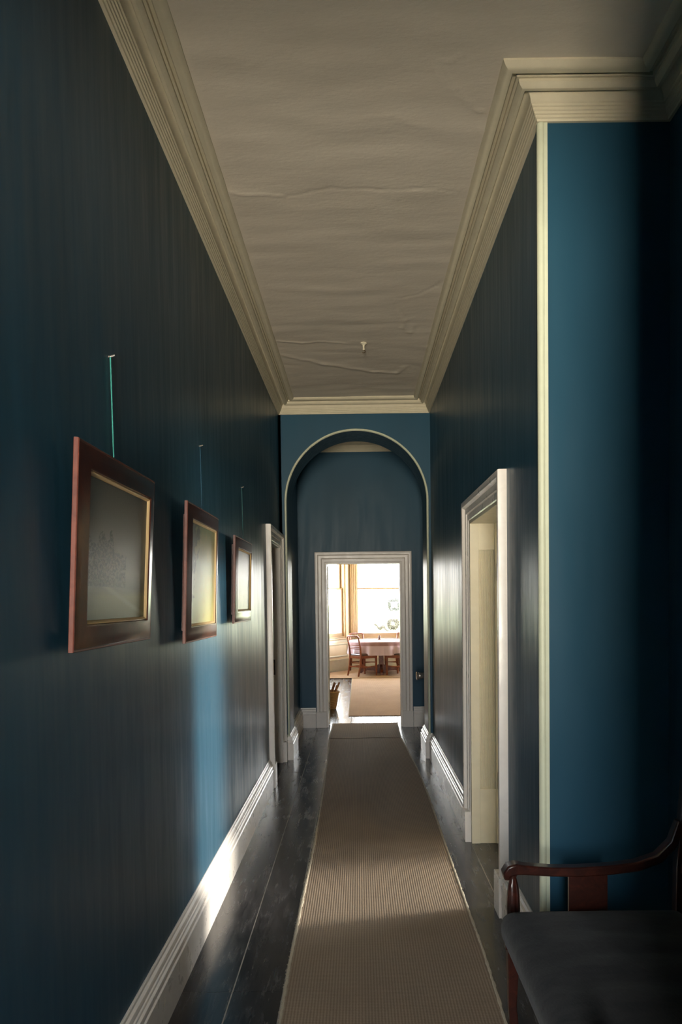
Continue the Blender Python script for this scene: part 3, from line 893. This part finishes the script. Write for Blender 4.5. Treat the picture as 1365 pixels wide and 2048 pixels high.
# ------------------------------------------------------------------ dining room furniture
TX, TY, TZ, TR = .475, 16.2, .735, .69
T_ = empty('round_dining_table', (TX, TY, .02)); tag(T_, 'round brown pedestal dining table with arched cross feet standing in the window bay', 'table')
bm = NB(); lathe(bm, [(TR - .03, .685), (TR - .02, .685), (TR - .018, .709), (TR - .03, .711)], n=48); build('tabletop', bm, TABLEW, T_, smooth=True, angle=30)
bm = NB(); bar(bm, [(0, 0, .06), (0, 0, .66)], .11, .11, (1, 0, 0)); build('pedestal', bm, TABLEW, T_, bevel=.008)
bm = NB(); box(bm, -.4, .4, -.4, .4, .66, .685); build('bearer', bm, TABLEW, T_, bevel=.01)
for k in range(4):
    a = k * PI / 2 + PI / 4 * .0
    M = Matrix.Rotation(a, 4, 'Z')
    prof = [(.04, .0), (.12, .0), (.16, .05), (.30, .06), (.40, .035), (.42, 0), (.50, 0), (.50, .05), (.42, .11), (.28, .13), (.12, .15), (.04, .20)]
    bm = NB()
    A = [bm.verts.new(M @ Vector((x, -.03, z))) for x, z in prof]; B = [bm.verts.new(M @ Vector((x, .03, z))) for x, z in prof]
    bm.faces.new(A); bm.faces.new(B)
    for i in range(len(prof)): bm.faces.new((A[i], A[(i + 1) % len(prof)], B[(i + 1) % len(prof)], B[i]))
    build('foot', bm, TABLEW, T_, bevel=.004)
# cloth
cl = empty('round_tablecloth', (TX, TY, 0)); tag(cl, 'pale lilac linen cloth draped over the round dining table', 'tablecloth')
bm = NB(); nseg = 160; rows = []
prof = [(0.02, .738), (.3, .738), (.55, .738), (TR - .01, .737), (TR + .004, .731), (TR + .010, .715)] + [(TR + .012 + .03 * q, .715 - .265 * q) for q in [i / 8 for i in range(1, 9)]]
for j, (rr, z) in enumerate(prof):
    q = max(0, (.715 - z) / .265)
    rows.append([bm.verts.new(((rr + q * (.022 * math.sin(k * 2 * PI / nseg * 22) + .012 * math.sin(k * 2 * PI / nseg * 13 + 1))) * math.cos(2 * PI * k / nseg),
                               (rr + q * (.022 * math.sin(k * 2 * PI / nseg * 22) + .012 * math.sin(k * 2 * PI / nseg * 13 + 1))) * math.sin(2 * PI * k / nseg), z)) for k in range(nseg)])
bm.faces.new(rows[0])
for r0, r1 in zip(rows, rows[1:]):
    for k in range(nseg): bm.faces.new((r0[k], r0[(k + 1) % nseg], r1[(k + 1) % nseg], r1[k]))
o = build('cloth', bm, LINEN, cl, smooth=True, angle=60)
o.data.materials.append(BAND)
for p in o.data.polygons:
    if .64 < p.center.z < .715: p.material_index = 1
# cruet on a saucer
cr = empty('pepper_grinder', (TX - .03, TY + .05, .738)); tag(cr, 'small brown turned pepper grinder on a saucer at the middle of the dining table', 'condiment')
bm = NB(); lathe(bm, [(.036, .006), (.034, .03), (.024, .05), (.032, .068), (.026, .085), (.01, .09), (.012, .1), (.008, .11), (.002, .112)], n=20); build('grinder_body', bm, DARKCLAY, cr, smooth=True)
sd = empty('saucer', (TX - .03, TY - .03, .738)); 
COL.objects.unlink(sd); bpy.data.objects.remove(sd)
bm = NB(); lathe(bm, [(.03, .0), (.055, .003), (.075, .01), (.076, .013), (.05, .006), (.001, .005)], n=28); o = build('saucer', bm, CHINA, smooth=True)
o.location = (TX - .03, TY + .05, .739); tag(o, 'white saucer under the pepper grinder on the lilac tablecloth', 'saucer')

# dining chairs
def make_chair():
    r = empty('dining_chair')
    # origin mid between rear legs at the floor, faces +X
    for s in (-1, 1):
        bm = NB(); y = s * .185
        bar(bm, [(-.07, y * .98, 0), (-.02, y, .2), (0, y, .42), (-.015, y * 1.02, .62), (-.06, y * 1.02, .80)], [.026, .03, .034, .03, .026], [.03, .034, .036, .03, .026], (0, 1, 0))
        build('rear_leg', bm, CHAIRW, r, smooth=True, angle=60, bevel=.004)
        bm = NB(); bar(bm, [(.40, s * .20, .42), (.40, s * .20, .2), (.405, s * .20, 0)], [.04, .036, .028], [.04, .036, .028], (0, 1, 0))
        build('front_leg', bm, CHAIRW, r, bevel=.004)
    bm = NB()
    pts = [(-.058, -.190, .795), (-.066, -.187, .822), (-.070, -.165, .838), (-.080, -.08, .842), (-.084, 0, .842), (-.080, .08, .842), (-.070, .165, .838), (-.066, .187, .822), (-.058, .190, .795)]
    bar(bm, pts, .034, .026, (0, 0, 1)); build('top_rail', bm, CHAIRW, r, smooth=True, angle=60, bevel=.005)
    for k in range(3):
        bm = NB(); z = .575 + k * .036
        bar(bm, [(-.006 - k * .008 - .02 * (1 - q * q), .18 * q, z) for q in (-1, -.5, 0, .5, 1)], .018, .012, (0, 0, 1))
        build('back_slat', bm, CHAIRW, r, bevel=.002)
    bm = NB()
    for s in (-1, 1): bar(bm, [(0, s * .185, .40), (.40, s * .20, .40)], .024, .06, (0, 1, 0))
    bar(bm, [(.40, -.2, .40), (.40, .2, .40)], .024, .06, (1, 0, 0)); bar(bm, [(0, -.185, .40), (0, .185, .40)], .024, .06, (1, 0, 0))
    build('seat_frame', bm, CHAIRW, r, bevel=.003)
    bm = NB(); cushion(bm, .0, .42, -.19, .19, .415, .462, .018, 10); build('seat', bm, MAHOG3, r, smooth=True, angle=180)
    bm = NB()
    for s in (-1, 1): bar(bm, [(-.025, s * .185, .18), (.40, s * .20, .20)], .016, .022, (0, 1, 0))
    bar(bm, [(.2, -.19, .19), (.2, .19, .19)], .016, .022, (1, 0, 0)); bar(bm, [(-.03, -.185, .2), (-.03, .185, .2)], .016, .022, (1, 0, 0))
    build('stretcher', bm, CHAIRW, r)
    return r
def copy_tree(o, parent=None):
    c = o.copy(); COL.objects.link(c); c.parent = parent
    for ch_ in list(o.children): copy_tree(ch_, c)
    return c
ch0 = make_chair()
spots = [((-.085, 15.56), math.radians(38), 'brown open-back dining chair at the near left of the table, back to the hall'),
         ((1.02, 15.56), math.radians(142), 'brown dining chair on the near right of the table, mostly hidden behind the door jamb'),
         ((-.03, 16.84), math.radians(-52), 'brown dining chair at the far left of the table, rail above the cloth'),
         ((.99, 16.84), math.radians(232), 'brown dining chair at the far right of the table, its rail against the window')]
for i, ((x, y), a, lb) in enumerate(spots):
    c = ch0 if i == 0 else copy_tree(ch0)
    c.location = (x, y, .02); c.rotation_euler = (0, 0, a)
    tag(c, lb, 'chair', 'dining chairs round the table')

# log basket by the dining room door
bk_ = empty('log_basket', (-.47, 10.98, 0)); tag(bk_, 'round wicker basket of firewood just inside the dining room door', 'basket')
bm = NB(); lathe(bm, [(.10, .001), (.115, .004), (.135, .1), (.155, .22), (.165, .25), (.15, .252), (.125, .12), (.10, .02), (.001, .018)], n=36); build('basket_body', bm, WICKER, bk_, smooth=True, angle=60)
bm = NB(); tube(bm, [(.160 * math.cos(a * PI / 16), .160 * math.sin(a * PI / 16), .252 + .004 * (a % 2)) for a in range(33)], .013, 8); build('basket_rim', bm, WICKER, bk_, smooth=True)
LG = [((.02, -.06, .05), (.17, -.04, .40), .022, 'split log leaning out to the right of the wicker basket, the longest'), ((-.02, .02, .05), (.10, .03, .39), .028, 'thick split log standing upright in the wicker basket'),
      ((-.05, -.03, .05), (.0, -.06, .36), .024, 'split log at the front edge of the wicker basket'), ((.03, .06, .05), (.13, .09, .34), .02, 'thin split log at the back of the wicker basket')]
for a, b, r_, lb in LG:
    bm = NB(); tube(bm, [Vector(a), Vector(a) * .5 + Vector(b) * .5, Vector(b)], [r_, r_ * 1.05, r_], 5, flat=.7)
    o = build('firewood_log', bm, LOGW); o.location = (-.47, 10.98, 0); tag(o, lb, 'log', 'firewood in the basket')

# ------------------------------------------------------------------ garden outside the bay
bm = NB(); box(bm, -300, 300, 17.6, 400, -.7, -.5); struct('ground', bm, LAWN)
def shrub(name, loc, rx, ry, rz, n, leaf, mat, label, cat, sparse=False, seed=1, boxy=.2):
    rnd = random.Random(seed)
    r = empty(name, loc); tag(r, label, cat)
    bm = NB()
    for k in range(n):
        while True:
            p = Vector((rnd.uniform(-1, 1), rnd.uniform(-1, 1), rnd.uniform(-1, 1)))
            if p.length < 1 and (sparse or p.length > .55): break
        if sparse:
            p.z = p.z * .35 - p.x * .5 + .3 * math.sin(p.x * 6)
        if not sparse:
            m_ = max(abs(p.x), abs(p.z)); k_ = 1 + (boxy * (p.length / max(m_, .2) - 1)); k_ *= 1 + .28 * noise.noise(p * 2.2 + Vector((seed, 0, 0)))
            p = p * k_
        c = Vector((p.x * rx, p.y * ry, rz + p.z * rz))
        a = Vector((rnd.uniform(-1, 1), rnd.uniform(-1, 1), rnd.uniform(-1, 1))).normalized()
        b = a.cross(Vector((rnd.uniform(-1, 1), rnd.uniform(-1, 1), rnd.uniform(-1, 1)))).normalized()
        s = leaf * rnd.uniform(.6, 1.3)
        vs = [bm.verts.new(c + a * s), bm.verts.new(c + b * s * .5), bm.verts.new(c - a * s), bm.verts.new(c - b * s * .5)]
        bm.faces.new(vs)
    build('foliage', bm, mat, r, recalc=False)
    bm = NB(); tube(bm, [(0, 0, 0), (.02 * rx, 0, rz * .6), (.1 * rx, 0, rz * 1.2)], [.05 * rz, .04 * rz, .015 * rz], 7)
    for k in range(7):
        a = rnd.uniform(0, 2 * PI); tube(bm, [(0, 0, rz * .4), (rx * .5 * math.cos(a), ry * .5 * math.sin(a), rz * rnd.uniform(.9, 1.4))], [.025 * rz, .01 * rz], 5)
    build('stem', bm, BARK, r)
shrub('round_shrub', (2.45, 53, -.5), .48, .48, .42, 2600, .045, LEAF2, 'rounded olive shrub on the bright lawn seen through the bay window', 'shrub', seed=2)
shrub('leafy_shrub', (1.45, 48, -.45), .5, .4, .30, 700, .05, LEAF2, 'low straggling shrub left of the rounded one on the bright lawn', 'shrub', sparse=True, seed=5)
shrub('grey_tree', (7.2, 150, -.5), 1.35, 1.3, 1.25, 3200, .12, LEAF1, 'distant clipped grey-green tree seen through the bay window', 'tree', seed=3, boxy=.75)

# ------------------------------------------------------------------ light: overcast sky
w = bpy.data.worlds.new('overcast_sky'); S.world = w; w.use_nodes = True
nt = w.node_tree; nt.nodes.clear()
wo = nt.nodes.new('ShaderNodeOutputWorld'); bg = nt.nodes.new('ShaderNodeBackground')
tc = nt.nodes.new('ShaderNodeTexCoord'); sx = nt.nodes.new('ShaderNodeSeparateXYZ'); rp = nt.nodes.new('ShaderNodeValToRGB')
nt.links.new(tc.outputs['Generated'], sx.inputs[0]); hz = nt.nodes.new('ShaderNodeMath'); hz.operation = 'MULTIPLY_ADD'; hz.inputs[1].default_value = .5; hz.inputs[2].default_value = .5; nt.links.new(sx.outputs[2], hz.inputs[0]); nt.links.new(hz.outputs[0], rp.inputs[0]); nt.links.new(rp.outputs[0], bg.inputs[0]); nt.links.new(bg.outputs[0], wo.inputs[0])
rp.color_ramp.elements.new(.5)
for e_, (p_, c_) in zip(rp.color_ramp.elements, ((.485, (1.0, .89, .72, 1)), (.52, (1.0, .98, .95, 1)), (.75, (.80, .90, 1.0, 1)))):
    e_.position = p_; e_.color = c_
def wm(op, a, b):
    x = nt.nodes.new('ShaderNodeMath'); x.operation = op
    for i, v in enumerate((a, b)):
        if isinstance(v, (int, float)): x.inputs[i].default_value = v
        else: nt.links.new(v, x.inputs[i])
    return x.outputs[0]
back = wm('MAXIMUM', wm('MULTIPLY', sx.outputs[1], -1.0), 0.0)              # brighter half of the sky, over the front of the house
low = wm('MAXIMUM', wm('MULTIPLY', sx.outputs[2], -1.0), 0.0)               # added upward glow below the horizon there, brightens the hall ceiling
st = wm('ADD', SKY, wm('MULTIPLY', back, wm('ADD', SKY_BACK, wm('MULTIPLY', wm('MINIMUM', wm('MULTIPLY', low, 8.0), 1.0), UP_GLOW))))
nt.links.new(st, bg.inputs[1])
sn = bpy.data.lights.new('hazy_sun', 'SUN'); sn.energy = SUN; sn.angle = math.radians(10); sn.color = (1.0, .93, .82)
so = bpy.data.objects.new('hazy_sun', sn); COL.objects.link(so)
so.rotation_euler = Vector((.96, .19, .20)).to_track_quat('Z', 'Y').to_euler()

# ------------------------------------------------------------------ camera
pitch, roll, F = math.radians(2.0), .0125, 1480.0
cam = bpy.data.cameras.new('camera'); co = bpy.data.objects.new('camera', cam); COL.objects.link(co)
c_, s_ = math.cos(roll), math.sin(roll)
fwv = Vector((0, math.cos(pitch), -math.sin(pitch))); rv = Vector((1, 0, 0)); uv = rv.cross(fwv)
r2 = rv * c_ - uv * s_; u2 = rv * s_ + uv * c_
M = Matrix((r2, u2, -fwv)).transposed().to_4x4(); M.translation = Vector((0, 0, 1.6))
co.matrix_world = M
cam.sensor_fit = 'VERTICAL'; cam.sensor_height = 36; cam.lens = 36 * F / 2048
cam.shift_x = -.01765; cam.shift_y = .11215
cam.clip_start = .05; cam.clip_end = 1000
S.camera = co

S.view_settings.view_transform = 'Standard'; S.view_settings.look = 'None'; S.view_settings.gamma = 1
S.view_settings.use_curve_mapping = False
S.view_settings.exposure = 0.08
S.cycles.max_bounces = 14; S.cycles.diffuse_bounces = 8; S.cycles.glossy_bounces = 6; S.cycles.transparent_max_bounces = 12
S.cycles.use_denoising = True
S.cycles.sample_clamp_indirect = 8
S.cycles.caustics_reflective = False
bpy.context.view_layer.update()
